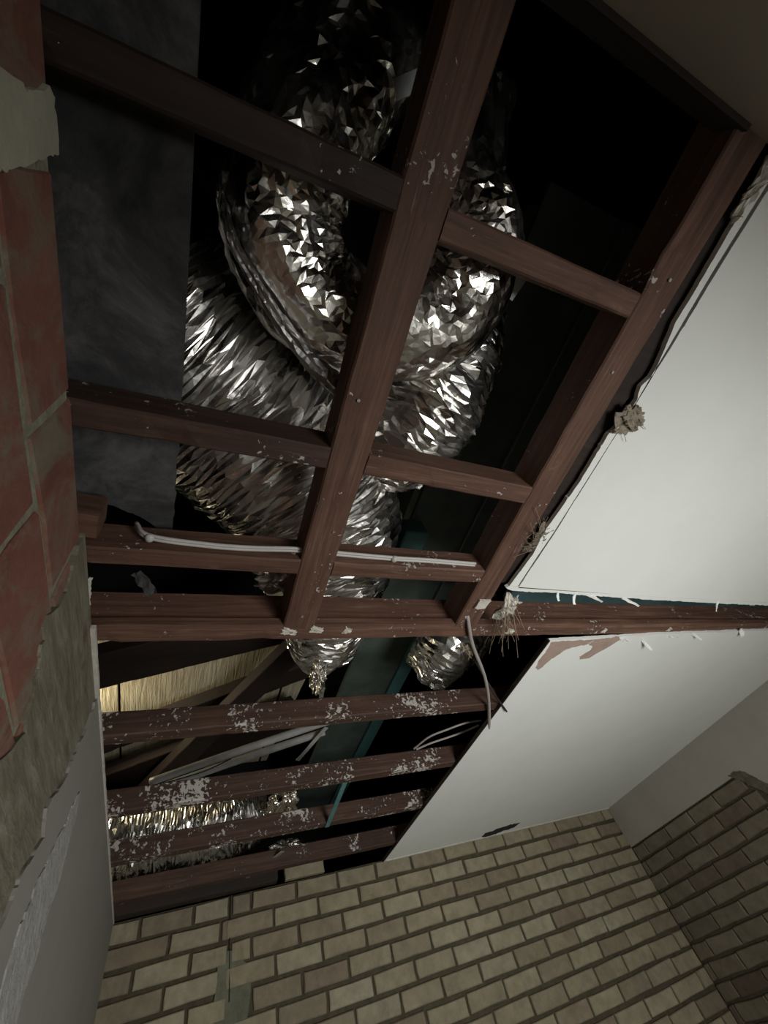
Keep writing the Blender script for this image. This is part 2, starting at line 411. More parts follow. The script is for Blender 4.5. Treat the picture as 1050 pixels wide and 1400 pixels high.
BL, BH, PL, PH = .295, .0935, .3155, .1163
wall_far = struct(box('wall_far', (LX - .16, FY + .012, ZF), (RX + .16, FY + .16, 1.0), M_MORTAR), 'far wall of cream bricks under the torn ceiling')
ms = brick_meshes(BL * S, BH * S, M_BRF, seed=1)
rb = random.Random(4)
def brick_row(k, z, x0, spans=None):
    pass
def far_bricks():
    cnt = 0
    for k in range(13):
        zc = .945 - PH * k
        edges = []
        off = .55 if k % 2 == 0 else .70 - PL * 1
        x = off
        while x < RX: edges.append(x); x += PL
        segs = []
        # right of the straight joint at x = .415
        prev = .418
        for e in edges + [RX]:
            if e > RX: break
            if e - prev > .03: segs.append((prev, e)); 
            prev = e
        # left of the joint
        lo = LX; e0 = .405; step = PL
        if k % 2 == 0: cuts = [LX, -.135, .18, .405]
        else: cuts = [LX, .045, .355, .405]
        for a, b in zip(cuts[:-1], cuts[1:]): segs.append((a, b))
        for a, b in segs:
            if k >= 5 and b < -.1 and False: continue
            # which bricks fall in the picture (lower-left and lower-right run out of frame)
            wdt = b - a - .019
            if wdt < .012: continue
            gone = (k >= 3 and .34 < (a + b) / 2 < .50 and wdt < .2)
            if gone: continue
            me = rb.choice(ms)
            put('brick', me, wall_far, P((a + b) / 2, FY + rb.uniform(-.002, .003), zc + rb.uniform(-.002, .002)), 0, wdt / BL, 1, rb.uniform(-.006, .006)); cnt += 1
    return cnt
n_far = far_bricks()
# one brick left on top of the wall inside the opening
for xa, xb in ((.79, 1.09),):
    put('brick', ms[1], wall_far, P((xa + xb) / 2, FY, .945 + PH), 0, (xb - xa) / BL)
# lower courses: joined, below the picture
def stuff_courses(name, x0, x1, z_top, rows, off, f3, m, parent):
    bm = bmesh.new()
    for k in range(rows):
        z = z_top - PH * k; x = x0 - (0 if k % 2 else PL / 2)
        while x < x1:
            a = max(x, x0); b = min(x + BL, x1)
            if b - a > .03:
                c0 = f3(a, z - BH / 2, 0); c1 = f3(b, z + BH / 2, .02)
                lo = Vector([min(p, q) for p, q in zip(c0, c1)]); hi = Vector([max(p, q) for p, q in zip(c0, c1)])
                bmesh.ops.create_cube(bm, size=1, matrix=Matrix.Translation((lo + hi) / 2) @ Matrix.Diagonal((*(hi - lo), 1)))
            x += PL
    o = link(name, bm, m, parent); o['kind'] = 'stuff'; return o
zb = .945 - PH * 13
stuff_courses('lower_brick_courses', LX, RX, zb, int((zb - ZF) / PH), 0, lambda x, z, d: P(x, FY + .012 - d, z), M_BRF, wall_far)
# green-brown smear where a pipe was chased out
sm = slab('mortar_patch', jag_poly([(.345, .69), (.37, .73), (.44, .72), (.50, .66), (.545, .60), (.53, .45), (.52, .3), (.5, .1), (.36, .1), (.34, .35), (.335, .55)], .006, .02, 5),
          lambda u, v: P(u, FY - .004, v), (0, .02, 0), simple('green_grey_mortar', (.14, .14, .10), .95, 0, .35, 14, .9, .006, 70), wall_far)
# crack: narrow dark rod added to stand in for the open joint
tube('crack_rod', [P(.411, FY - .003, 1.03), P(.412, FY - .006, .9), P(.413, FY - .004, .72), P(.418, FY - .01, .5)], .002, M_DARK, wall_far, 20, 5)

# right wall
wall_right = struct(box('wall_right', (RX + .012, NY - .16, ZF), (RX + .16, FY + .012, 1.0), M_MORTAR), 'right wall, buff brick below a painted strip')
mr = brick_meshes(BL * S, BH * S, M_BRR, seed=9)
YR = 2.45
for k in range(11):
    zc = .592 - .1135 * k
    off = FY - (.06 if k % 2 else .165)
    y1 = FY; ys = [FY]
    y = off
    while y > 1.2: ys.append(y); y -= PL
    for a, b in zip(ys[:-1], ys[1:]):
        mid = (a + b) / 2
        lim = 2.50 + max(0, (.0)) if k == 0 else (2.46 if k == 1 else 2.2 if k < 3 else 1.7)
        if b < lim - .12: 
            if a > lim + .06: b = lim
            else: continue
        wdt = a - b - .016
        if wdt < .02: continue
        put('brick', rb.choice(mr), wall_right, P(RX + rb.uniform(-.002, .003), (a + b) / 2, zc), -math.pi / 2 * -1 * -1 if False else math.pi * 1.5, wdt / BL, .98, rb.uniform(-.008, .008))
stuff_courses('lower_brick_courses', 1.5, FY, .592 - .1135 * 11, 9, 0, lambda y, z, d: P(RX + .012 - d, y, z), M_BRR, wall_right)
# painted plaster strip above, and plastered nearer part with a ragged edge
slab('painted_plaster', jag_poly([(FY, .652), (2.53, .652), (2.43, .60), (2.38, .50), (2.30, .43), (2.0, .30), (1.7, .1), (1.65, -.4), (1.6, ZF), (NY, ZF), (NY, .995), (FY, .995)], .004, .03, 8, {1, 2, 3, 4, 5, 6}),
     lambda u, v: P(RX - .006, u, v), (.02, 0, 0), M_CREAMR, wall_right)
slab('broken_plaster_edge', jag_poly([(2.57, .672), (2.50, .675), (2.43, .64), (2.33, .49), (2.25, .42), (1.95, .30), (2.05, .28), (2.36, .40), (2.45, .53), (2.50, .61)], .006, .02, 3),
     lambda u, v: P(RX - .012, u, v), (.02, 0, 0), simple('dark_plaster_edge', (.11, .095, .065), .95, 0, .4, 30, 1, .006), wall_right)

# left wall
wall_left = struct(box('wall_left', (LX - .2, NY - .16, ZF), (LX - .002, FY + .012, .992), M_MORTAR2), 'left wall of red clay blocks with torn plaster')
BKL, BKH = .372, .198
mb = brick_meshes(BKL * S, BKH * S, M_BLOCK, seed=22, bev=.0028, rough=.005)
for k in range(5):
    zt = .995 - .222 * k; zc = zt - BKH / 2
    start = (.035 if k % 2 == 0 else .18) - .395 * 2
    for i in range(7):
        a = start + .395 * i; b = a + BKL
        a = max(a, NY + .005)
        if b - a < .05: continue
        if k == 0 and i == 2: pass
        put('brick', mb[(i + k) % 5], wall_left, P(LX + rb.uniform(-.003, .002), (a + b) / 2 + .005, zc), math.pi / 2, (b - a) / BKL)
# mortar fat over the joint near the top-left
LW = lambda u, v: P(LX + .012, u, v)
slab('mortar_patch', jag_poly([(-.06, 1.0), (-.055, .86), (-.08, .74), (.055, .74), (.04, .86), (.012, 1.0)], .005, .02, 2), LW, (-.012, 0, 0), simple('pale_mortar', (.42, .41, .32), .95, 0, .15, 12, .5, .004), wall_left)
# scraped render
slab('render_coat', jag_poly([(.80, 1.0), (.84, .90), (.86, .80), (.835, .72), (.93, .65), (1.0, .585), (.93, .50), (.88, .40), (.8, .2), (.7, -.1), (1.62, -.1), (1.55, .3), (1.5, .6), (1.50, 1.0)], .012, .02, 12, set(range(9)) | {12}),
     lambda u, v: P(LX + .0115, u, v), (-.010, 0, 0), M_RENDER, wall_left)
# remaining set plaster with paint
slab('painted_plaster', jag_poly([(1.50, 1.0), (1.49, .90), (1.455, .80), (1.425, .70), (1.38, .64), (1.33, .585), (1.40, .55), (1.36, .50), (1.31, .45), (1.30, .38), (1.22, .25), (1.2, -.1), (1.2, ZF), (FY, ZF), (FY, .995)], .008, .018, 13, set(range(11))),
     lambda u, v: P(LX + .019, u, v), (-.016, 0, 0), M_COATW, wall_left)
slab('torn_plaster_scar', jag_poly([(1.66, .765), (1.71, .71), (1.71, .66), (1.74, .58), (1.70, .50), (1.72, .42), (1.70, .3), (1.72, .1), (1.50, .05), (1.45, .3), (1.43, .40), (1.47, .50), (1.53, .58), (1.58, .64), (1.60, .70)], .010, .015, 14),
     lambda u, v: P(LX + .022, u, v), (-.004, 0, 0), M_SCAR, wall_left)
# ragged lip of plaster along the top of the left wall
slab('ragged_plaster_lip', jag_poly([(1.15, 1.0), (FY - .01, 1.0), (FY - .01, .99), (1.15, .985)], .004, .02, 15, {0}),
     lambda u, v: P(LX + .024 , u, v), (-.03, 0, 0), M_PLASTER, wall_left)

# near wall with doorway
wall_near = struct(box('wall_near', (LX - .16, NY - .16, DOOR_Z1), (RX + .16, NY, 1.0), M_CREAM), 'near wall with a doorway below')
for a, b in ((LX - .16, DOOR_X0), (DOOR_X1, RX + .16)):
    o = box('wall_pier', (a, NY - .16, ZF), (b, NY, DOOR_Z1), M_CREAM, wall_near)
d1 = struct(box('door_1', (DOOR_X0, NY - .16, ZF), (DOOR_X0 + .05, NY + .01, DOOR_Z1), M_DOORW), 'frame of the open doorway')
box('door_jamb', (DOOR_X1 - .05, NY - .16, ZF), (DOOR_X1, NY + .01, DOOR_Z1), M_DOORW, d1)
box('door_head', (DOOR_X0 + .05, NY - .16, DOOR_Z1 - .05), (DOOR_X1 - .05, NY + .01, DOOR_Z1), M_DOORW, d1)
struct(box('trim_1', (LX, NY, .985), (1.0, NY + .012, 1.06), M_TD), 'dark timber edge at the top of the near wall')

# dark box added around the roof space to keep outside light out
roof = struct(box('roof_cover', (-2.2, -1.6, 3.6), (5.2, 6.0, 3.66), M_DARK), 'added dark roof cover blocking light, high above the opening')
for lo, hi in (((-2.2, -1.6, .9), (-2.14, 6, 3.6)), ((5.14, -1.6, .9), (5.2, 6, 3.6)), ((-2.2, -1.66, .9), (5.2, -1.6, 3.6)), ((-2.2, 6, .9), (5.2, 6.06, 3.6))):
    box('light_blocking_panel', lo, hi, M_DARK, roof)
for lo, hi in (((-2.2, -1.6, .90), (LX - .21, 6, .94)), ((LX - .2, NY - .17 - 1, .90), (5.2, NY - .17, .94)), ((LX - .2, FY + .17, .90), (5.2, 6, .94)), ((RX + .17, -1.6, .90), (5.2, 6, .94))):
    box('light_blocking_panel', lo, hi, M_DARK, roof)

# ------------------------------------------------------------ CEILING
CP = lambda u, v: P(u, v, .985)
TH = (0, 0, .0115)
ceiling = struct(slab('ceiling', jag_poly([(1.172, .902), (1.178, .6), (1.172, .2), (1.168, -.05), (1.160, -.25), (1.155, NY), (RX, NY), (RX, .925), (2.0, .914)], .0012, .02, 31, {0, 1, 2, 3, 4}), CP, TH, M_PAINT), 'white painted plaster ceiling sheet')
# broken edge strip beyond the score line
slab('edge_strip', jag_poly([(1.122, .893), (1.140, .73), (1.128, .60), (1.145, .40), (1.140, .22), (1.158, .19), (1.166, .10), (1.148, .06), (1.166, .02), (1.128, -.12), (1.122, -.3), (1.110, -.48), (1.143, -.49), (1.146, -.25), (1.158, -.05), (1.167, .1), (1.1705, .5), (1.171, .62), (1.166, .75), (1.164, .893)], .0016, .02, 32, set(range(11))), CP, TH, M_PAINT, ceiling)
slab('edge_strip', jag_poly([(1.122, .895), (1.164, .897), (2.0, .9155), (RX, .9275), (RX, .950), (2.4, .940), (1.8, .932), (1.15, .918), (1.112, .905)], .0030, .012, 33, {4, 5, 6, 7}), CP, TH, M_PAINT, ceiling)
ce2 = slab('lower_ceiling_sheet', jag_poly([(1.560, 1.232), (2.3, 1.190), (3.2, 1.160), (RX, 1.150), (RX, FY), (1.575, FY), (1.567, 2.2)], .0022, .02, 34, {0, 1, 2}), CP, TH, M_PAINT, ceiling)
slab('dark_sheet_edge', [(1.552, 1.235), (1.5605, 1.232), (1.5675, 2.2), (1.5755, FY - .005), (1.5655, FY - .005), (1.558, 2.2)], lambda u, v: P(u, v, .984), (0, 0, .014), M_TD, ceiling)
CP2 = lambda u, v: P(u, v, .984)
for q, pl in enumerate(([(1.575, 1.24), (1.86, 1.225), (1.83, 1.262), (1.74, 1.285), (1.70, 1.31), (1.66, 1.37), (1.625, 1.46), (1.60, 1.44), (1.585, 1.36)],
                        [(1.86, 1.225), (2.02, 1.208), (2.05, 1.225), (1.99, 1.30), (1.93, 1.375), (1.865, 1.385), (1.85, 1.36), (1.89, 1.31), (1.885, 1.285), (1.84, 1.262)])):
    slab('torn_paper_patch', jag_poly(pl, .004, .015, 40 + q), CP2, (0, 0, .0015), M_PAPER, ceiling)
# flat dark patch for the unlit hole where the ceiling meets the far wall
slab('dark_hole_patch', jag_poly([(2.50, 3.80), (2.60, 3.76), (2.72, 3.73), (2.86, 3.74), (2.84, 3.82), (2.70, 3.86), (2.58, 3.91), (2.51, 3.88)], .010, .02, 50), lambda u, v: P(u, v, .9835), (0, 0, .001), M_DARK, ceiling)
slab('plaster_cornice_line', jag_poly([(LX + .1, FY - .006), (1.58, FY - .006), (1.58, FY - .03), (2.6, FY - .035), (3.4, FY - .028), (RX, FY - .03), (RX, FY - .004)], .003, .03, 51, {2, 3, 4}) if False else
     jag_poly([(1.59, FY - .03), (2.4, FY - .035), (3.2, FY - .028), (RX - .01, FY - .03), (RX - .01, FY - .001), (1.59, FY - .001)], .004, .03, 51, {0, 1, 2}), lambda u, v: P(u, v, .980), (0, 0, .006), M_PLASTER, ceiling)
# loose scraps hanging from the sheet edges
def scrap(name, c, size, m, seed, parent, curl=.5, rot=0):
    r = random.Random(seed); n = 7; bm = bmesh.new(); g = []
    for i in range(n):
        row = []
        for j in range(4):
            u = i / (n - 1) - .5; v = j / 3 - .5
            wv = (1 - abs(u) * .7) * (1 + r.uniform(-.25, .25))
            x = u * size[0]; y = v * size[1] * wv; z = -curl * size[0] * (u + .5) ** 2 + r.uniform(-.12, .12) * size[1]
            row.append(bm.verts.new((x * math.cos(rot) - y * math.sin(rot) + c[0], x * math.sin(rot) + y * math.cos(rot) + c[1], z + c[2])))
        g.append(row)
    fs = [bm.faces.new((g[i][j], g[i][j + 1], g[i + 1][j + 1], g[i + 1][j])) for i in range(n - 1) for j in range(3)]
    r2 = bmesh.ops.extrude_face_region(bm, geom=fs)
    bmesh.ops.translate(bm, verts=[v for v in r2['geom'] if isinstance(v, bmesh.types.BMVert)], vec=(0, 0, .0018))
    return link(name, bm, m, parent)
for i, (x, y, sx, sy, rt) in enumerate(((2.24, 1.245, .09, .02, .5), (2.42, 1.20, .05, .02, -.6), (2.62, 1.19, .07, .018, .2), (3.05, 1.165, .05, .03, .9), (2.05, 1.22, .05, .02, -.3), (1.50, .935, .05, .018, 1.5), (1.62, .932, .06, .015, .1), (1.85, .94, .08, .015, .1), (1.40, .93, .04, .012, 1.2), (2.55, .945, .06, .02, 1.9))):
    scrap('paint_scrap', P(x, y, .985), (sx * S, sy * S), M_PAINT, 60 + i, ceiling, .5, rt)

# ------------------------------------------------------------ TIMBER FRAMING
beam('ceiling_joist', 'long brown timber ceiling joist crossing in front of the silver ducts', 'joist', (.330, NY - .05, 1.0), (.330, 1.165, 1.0), .112, .125, M_T1)
beam('ceiling_joist', 'worn brown timber ceiling joist beside the edge of the white ceiling sheet', 'joist', (1.035, NY - .02, 1.0), (1.042, 1.165, 1.0), .108, .125, M_T1)
beam('main_beam', 'dusty brown main timber beam with a ledge, carrying the joist ends', 'beam', (LX - .15, 1.205, 1.0), (RX + .1, 1.150, 1.0), .062, .165, M_T3, ledge=.035)
N1, N2, N3 = -.128, .478, .876
beam('noggin', 'timber noggin coloured dark for shade below the top crumpled foil, left of the long joist', 'noggin', (LX - .1, N1, 1.0), (.274, N1, 1.0), .062, .115, M_T5)
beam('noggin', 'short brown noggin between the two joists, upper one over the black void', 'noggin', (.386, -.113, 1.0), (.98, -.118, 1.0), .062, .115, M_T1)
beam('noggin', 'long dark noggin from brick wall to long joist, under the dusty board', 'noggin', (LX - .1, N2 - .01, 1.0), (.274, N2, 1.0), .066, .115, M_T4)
beam('noggin', 'paint-scraped brown noggin between the joists, crossing the lower end of ribbed foil', 'noggin', (.386, N2, 1.0), (.985, N2 + .015, 1.0), .066, .110, M_T1)
beam('noggin', 'brown noggin with white cable on it, left of the long joist', 'noggin', (LX - .1, N3, 1.0), (.274, N3, 1.0), .062, .11, M_T1)
beam('noggin', 'brown noggin with white cable on it, between the two joists', 'noggin', (.386, N3, 1.0), (.985, N3 - .005, 1.0), .062, .11, M_T1)
for i, (y0, y1, hh, lb, m) in enumerate(((1.800, 1.800, .10, 'white-spattered timber batten nearest the main beam', M_T2), (2.435, 2.40, .10, 'white-spattered timber batten, second beyond the main beam', M_T2),
                                       (3.00, 3.0, .10, 'spotted dark timber batten, third beyond the main beam', M_T2), (3.60, 3.62, .105, 'dark timber batten next to the far brick wall', M_T4))):
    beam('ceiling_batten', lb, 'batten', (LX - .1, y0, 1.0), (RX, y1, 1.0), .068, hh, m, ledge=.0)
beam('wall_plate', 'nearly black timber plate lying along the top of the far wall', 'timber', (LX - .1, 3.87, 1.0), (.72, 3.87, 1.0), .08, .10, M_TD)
beam('timber_offcut', 'short sawn timber stub poking out beside the brick wall', 'timber', (LX - .06, .775, 1.0), (-.272, .785, 1.0), .075, .10, M_T1)

def nails(owner, pts):
    own = owner; bpy.context.view_layer.update(); inv = own.matrix_world.inverted()
    for x, y in pts:
        bm = bmesh.new(); bmesh.ops.create_cone(bm, cap_ends=True, segments=8, radius1=.0035, radius2=.003, depth=.004, matrix=Matrix.Translation(P(x, y, .999)))
        o = link('nail', bm, M_ZINC); o.parent = own; o.matrix_parent_inverse = inv
js = [o for o in COL.objects if o.name.startswith('ceiling_joist')]
nails(js[0], [(.31, .30), (.35, .72), (.33, 1.1)]); nails(js[1], [(1.03, .05), (1.05, .52), (1.04, -.2)])
# packer plate on the lower joist end
slab('timber_packer', jag_poly([(1.03, .985), (1.085, .985), (1.075, 1.03), (1.025, 1.03)], .003, .01, 71), lambda u, v: P(u, v, .990), (0, 0, .007), M_PLASTER)
tag(bpy.data.objects['timber_packer'], 'small pale square packer nailed under the joist end', 'packer')

# dusty dark board on top of the noggins
bo = slab('dusty_board', jag_poly([(LX - .14, .80), (-.27, .80), (-.20, .83), (-.15, .87), (-.112, .875), (-.110, .35), (-.122, NY + .02), (LX - .14, NY + .02)], .004, .03, 72, {0, 1, 2, 3, 4}), lambda u, v: P(u, v, 1.135), (0, 0, .02), M_BOARD)
tag(bo, 'wide dark grey dusty board lying over the noggins beside the brick wall', 'board')
bo2 = slab('torn_paper_strip', jag_poly([(LX + .0, 1.0), (-.295, .955), (-.287, .955), (-.30, 1.09)], .003, .01, 73), lambda u, v: P(u, v, .998), (0, 0, .002), M_PLASTER)
tag(bo2, 'thin pale torn paper sliver at the wall edge by the cable noggin', 'paper')
tag(scrap('hanging_scrap', P(-.165, .99, 1.03), (.06, .03), M_BOARD, 74, None, .3, .9), 'small grey scrap dangling in the dark gap behind the main beam', 'scrap')

# ------------------------------------------------------------ ROOF SPACE: steel, rafters, lit sheathing
sb = empty('steel_beam', P(1.3, 1.5, 1.85), 'dark green painted steel beam running beside the ducts above the ceiling', 'steel beam')
def kp(o): return keep(o, sb)
kp(box('bottom_plate', (1.10, NY + .02, 1.86), (1.53, 5.2, 1.89), M_STEEL, None, .004))
kp(box('web', (1.32, NY + .02, 1.89), (1.35, 5.2, 2.35), M_STEEL))
kp(box('flange', (1.515, NY + .02, 1.83), (1.63, 1.9, 1.86), M_STEEL, None, .004))
f2 = kp(box('flange', (1.515, 1.9, 1.83), (1.63, 5.2, 1.86), M_TEAL, None, .004)); f2['label'] = 'teal flange'  # far length of the flange coloured teal, near length green
kp(box('top_plate', (1.12, NY + .02, 2.35), (1.54, 5.2, 2.38), M_STEEL))
tag(box('steel_bracket', (1.02, 1.19, 1.72), (1.17, 1.34, 1.855), M_TEAL, None, .006), 'teal painted steel cleat left of the beam, above the cable noggin', 'bracket')
tag(box('teal_board', (1.36, 1.02, 1.16), (RX, 1.16, 1.20), simple('dark_teal_board', (.03, .065, .07), .6, 0, .3, 6), None, .003), 'dark teal board seen in the gap between ceiling sheet and main beam', 'board')

sh = empty('roof_sheathing', P(0, 3, 2.25), 'pale fibrous sheathing panels catching yellow light, behind the far battens', 'panel')
for a, b in ((-1.2, -.52), (-.50, .72)):
    keep(slab('sheathing_panel', [(a, 2.6), (b, 2.6), (b, 4.6), (a, 4.6)], lambda u, v: P(u, v, 2.20), (0, 0, .02), M_SHEATH), sh)
keep(slab('sheathing_panel', [(.74, 2.6), (.98, 2.6), (.80, 4.6), (.74, 4.6)], lambda u, v: P(u, v, 2.20), (0, 0, .02), M_SHEATH), sh)
def rafter(label, k0, k1, z0, z1, wk, h=.1):
    z = (z0 + z1) / 2
    return beam('rafter', label, 'rafter', (k0[0] * z0, k0[1] * z0, z0), (k1[0] * z1, k1[1] * z1, z1), wk * z, h, M_TD)
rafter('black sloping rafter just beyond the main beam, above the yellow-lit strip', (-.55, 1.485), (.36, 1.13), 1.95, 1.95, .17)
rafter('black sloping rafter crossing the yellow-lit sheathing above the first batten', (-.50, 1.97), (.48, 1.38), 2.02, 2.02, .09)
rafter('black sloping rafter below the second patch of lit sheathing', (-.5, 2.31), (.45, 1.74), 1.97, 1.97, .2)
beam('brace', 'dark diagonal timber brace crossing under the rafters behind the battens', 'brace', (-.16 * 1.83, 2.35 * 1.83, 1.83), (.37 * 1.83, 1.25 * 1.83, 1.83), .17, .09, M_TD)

for i, (a, b, lb) in enumerate((((-.12, 2.16), (.60, 1.795), 'upper of two parallel grey conduits crossing behind the battens'), ((-.10, 2.235), (.60, 1.885), 'lower of two parallel grey conduits crossing behind the battens'))):
    z = 1.38
    o = tube('conduit', [P(a[0] * z, a[1] * z, z), P((a[0] + b[0]) / 2 * z, (a[1] + b[1]) / 2 * z, z + .004), P(b[0] * z, b[1] * z, z)], .017, M_PIPE, None, 30, 14)
    tag(o, lb, 'conduit')
tag(tube('loose_wire', [P(-.10 * 1.36, 2.19 * 1.36, 1.355), P(.08 * 1.36, 2.115 * 1.36, 1.35), P(.2 * 1.36, 2.04 * 1.36, 1.36)], .0025, M_DARK, None, 30, 6), 'thin dark wire tied along the grey conduits', 'wire')

# ------------------------------------------------------------ FOIL DUCTS
def duct(label, name='foil_duct'): 
    o = empty(name, P(0, 0, 1.2), label, 'duct'); return o
def add(root, o): return keep(o, root)
dA = duct('fat ribbed silver foil duct sweeping diagonally down behind the long joist')
add(dA, foil_tube('ribbed_sleeve', [K(-.32, .05, 1.74), K(-.20, .20, 1.74), K(-.02, .345, 1.72), K(.19, .52, 1.66), K(.33, .72, 1.58), K(.39, .95, 1.56), K(.42, 1.12, 1.6), K(.44, 1.26, 1.66)],
    [v * S for v in (.42, .42, .43, .40, .34, .28, .23, .19)], M_FOIL, 'ring', 250, 40, 3, 0))
dB = duct('looping crumpled silver foil duct hanging in a U behind the long joist')
B = [K(.20, -.36, 1.70), K(.12, -.24, 1.50), K(.07, -.13, 1.36), K(.065, .0, 1.32), K(.15, .10, 1.30), K(.32, .125, 1.30), K(.45, .035, 1.30), K(.455, -.10, 1.32), K(.385, -.19, 1.38), K(.34, -.34, 1.55)]
add(dB, foil_tube('crumpled_sleeve', B, [v * S for v in (.15, .17, .145, .145, .145, .145, .165, .15, .12, .12)], M_FOILC, 'crumple', 140, 66, 11, 0, amp=.36))
hem = [K(-.05, -.02, 1.24), K(-.03, .04, 1.20), K(.03, .11, 1.175), K(.11, .185, 1.16), K(.19, .245, 1.15), K(.27, .285, 1.15), K(.33, .30, 1.17)]
add(dB, foil_tube('taped_hem', hem, [v * S for v in (.006, .009, .012, .016, .022, .028, .026)], M_HEM, 'crumple', 60, 14, 15, 0, amp=.16))
dC = duct('ribbed black-and-silver foil duct curving below the crumpled loop, right of the long joist')
add(dC, foil_tube('ribbed_sleeve', [K(.50, .05, 1.78), K(.495, .15, 1.58), K(.49, .25, 1.45), K(.475, .345, 1.43), K(.46, .42, 1.55), K(.44, .45, 1.75)], [v * S for v in (.20, .215, .215, .205, .17, .12)], M_FOIL, 'ring', 110, 34, 21, 0, amp=1.1))
dD = duct('ribbed foil duct elbow beside the teal flange, just beyond the main beam')
add(dD, foil_tube('ribbed_sleeve', [P(1.98, 1.70, 2.3), K(1.03, 1.10, 1.85), K(1.01, 1.23, 1.58), K(.99, 1.35, 1.54), K(.97, 1.47, 1.50)], [v * S for v in (.20, .21, .21, .20, .15)], M_FOIL, 'ring', 90, 34, 33, 0, amp=1.1))
dF = duct('low foil duct lying beyond the third batten, near the far wall')
add(dF, foil_tube('ribbed_sleeve', [P(-.75, 3.95, 1.46), P(-.2, 3.93, 1.45), P(.3, 3.9, 1.44), P(.62, 3.9, 1.5)], [v * S for v in (.29, .29, .27, .2)], M_FOIL, 'ring', 150, 54, 41, 0))
# crumpled foil pieces
for (kx, ky, z, r, lb, sd) in ((.53, 2.62, 1.24, (.07, .16, .05), 'crumpled foil bundle between the second and third battens', 5),
                           (.47, 1.46, 1.36, (.03, .06, .06), 'small shiny foil tab beyond the main beam', 6),
                           (.27, -.375, 1.9, (.10, .05, .07), 'brown crumpled foil piece at the very top beside the joist', 7),
                           (.66, 3.22, 1.27, (.09, .03, .03), 'shiny foil scrap above the brick left on the far wall', 8),
                           (.26, .92, 1.22, (.10, .07, .04), 'crushed dark foil behind the main beam, left of the joist foot', 9)):
    o = lump('foil_piece', P(kx * z, ky * z, z), [q * S for q in r], M_FOILC, sd, None, True, 5, .9); tag(o, lb, 'foil')
# straps and brackets
def strap(name, label, cat, a, b, wd, m, th=.004):
    a = Vector(a); b = Vector(b); d = (b - a); x = d.normalized(); y = Vector((0, 0, 1)).cross(x).normalized() if abs(x.z) < .95 else Vector((1, 0, 0)); z = x.cross(y)
    bm = bmesh.new(); bmesh.ops.create_cube(bm, size=1, matrix=Matrix(((x.x, y.x, z.x, (a.x + b.x) / 2), (x.y, y.y, z.y, (a.y + b.y) / 2), (x.z, y.z, z.z, (a.z + b.z) / 2), (0, 0, 0, 1))) @ Matrix.Diagonal((d.length, wd, th, 1)))
    bmesh.ops.bevel(bm, geom=bm.edges[:], offset=.001, segments=1, affect='EDGES')
    return tag(link(name, bm, m), label, cat)
strap('metal_strap', 'grey metal strap beside the top of the long joist, over crumpled foil', 'strap', K(.215, -.265, 1.3), K(.262, -.30, 1.3), .03, M_ZINC)
strap('metal_strap', 'short pale metal bracket right of the crumpled foil loop', 'strap', K(.615, -.085, 1.3), K(.60, -.03, 1.3), .035, M_ZINC)
strap('metal_strap', 'thin metal strap beyond the main beam near the foil tab', 'strap', K(.47, 1.33, 1.4), K(.52, 1.62, 1.4), .02, M_PIPE)
strap('metal_strap', 'slanting pale strip resting above the far wall bricks', 'strap', K(.43, 3.75, 1.05), K(.66, 3.30, 1.06), .02, M_ZINC)
strap('metal_strap', 'teal hanger strap crossing the third batten', 'strap', P(.87, 2.50, 1.02), P(.885, 3.02, .995), .022, M_TEAL)
strap('metal_strap', 'grey conduit bracket at the right end of the conduits', 'strap', K(.60, 1.85, 1.36), K(.52, 2.13, 1.30), .022, M_PIPE)

# ------------------------------------------------------------ CABLES
def cable(label, paths, r, m, name='cable', cat='cable', n=70):
    if len(paths) == 1: return tag(tube(name, paths[0], r, m, None, n, 8), label, cat)
    root = empty(name, paths[0][0], label, cat)
    for p in paths: keep(tube('cable_strand', p, r, m, None, n, 8), root)
    return root
tw = []
for dz in (0, .010):
    tw.append([P(-.20, .82 + dz, 1.09), P(-.155, .815 + dz, 1.03), P(.0, .826 + dz, 1.025), P(.12, .830 + dz, 1.03), P(.24, .822 + dz, 1.03), P(.33, .823 + dz, 1.03), P(.45, .826 + dz, 1.03), P(.60, .828 + dz, 1.03), P(.75, .826 + dz, 1.03), P(.95, .828 + dz, 1.03)])
cb = cable('white twin cable clipped along the noggins above the main beam', tw, .0042, M_CABLE)
for x, y in ((-.155, .822), (.605, .833)):
    keep(lump('cable_clip', P(x, y, 1.027), (.009, .010, .008), M_CABLE, 3, None, False, 2, .2), cb)
cable('grey cable hanging from the joist end down past the first batten', [[P(1.02, 1.02, 1.10), P(1.03, 1.10, 1.0), P(1.12, 1.25, .985), P(1.30, 1.48, .98), P(1.44, 1.70, .98), P(1.60, 1.99, .99), P(1.66, 2.1, 1.03)]], .0065, M_GREYC)
cable('thin dark wire poking out at the lower ceiling sheet edge', [[K(1.22, 1.40, 1.15), K(1.36, 1.55, 1.05), K(1.50, 1.70, .99), K(1.66, 1.86, .975)]], .004, M_TD)
cable('two thin grey cables looping above the second batten', [[K(1.18, 2.16, 1.1), K(1.23, 2.05, 1.1), K(1.32, 1.99, 1.1), K(1.42, 1.94, 1.1), K(1.52, 1.93, 1.1)],
      [K(1.20, 2.17, 1.1), K(1.27, 2.12, 1.1), K(1.36, 2.08, 1.1), K(1.46, 2.03, 1.1), K(1.53, 1.98, 1.1)]], .0045, M_GREYC)

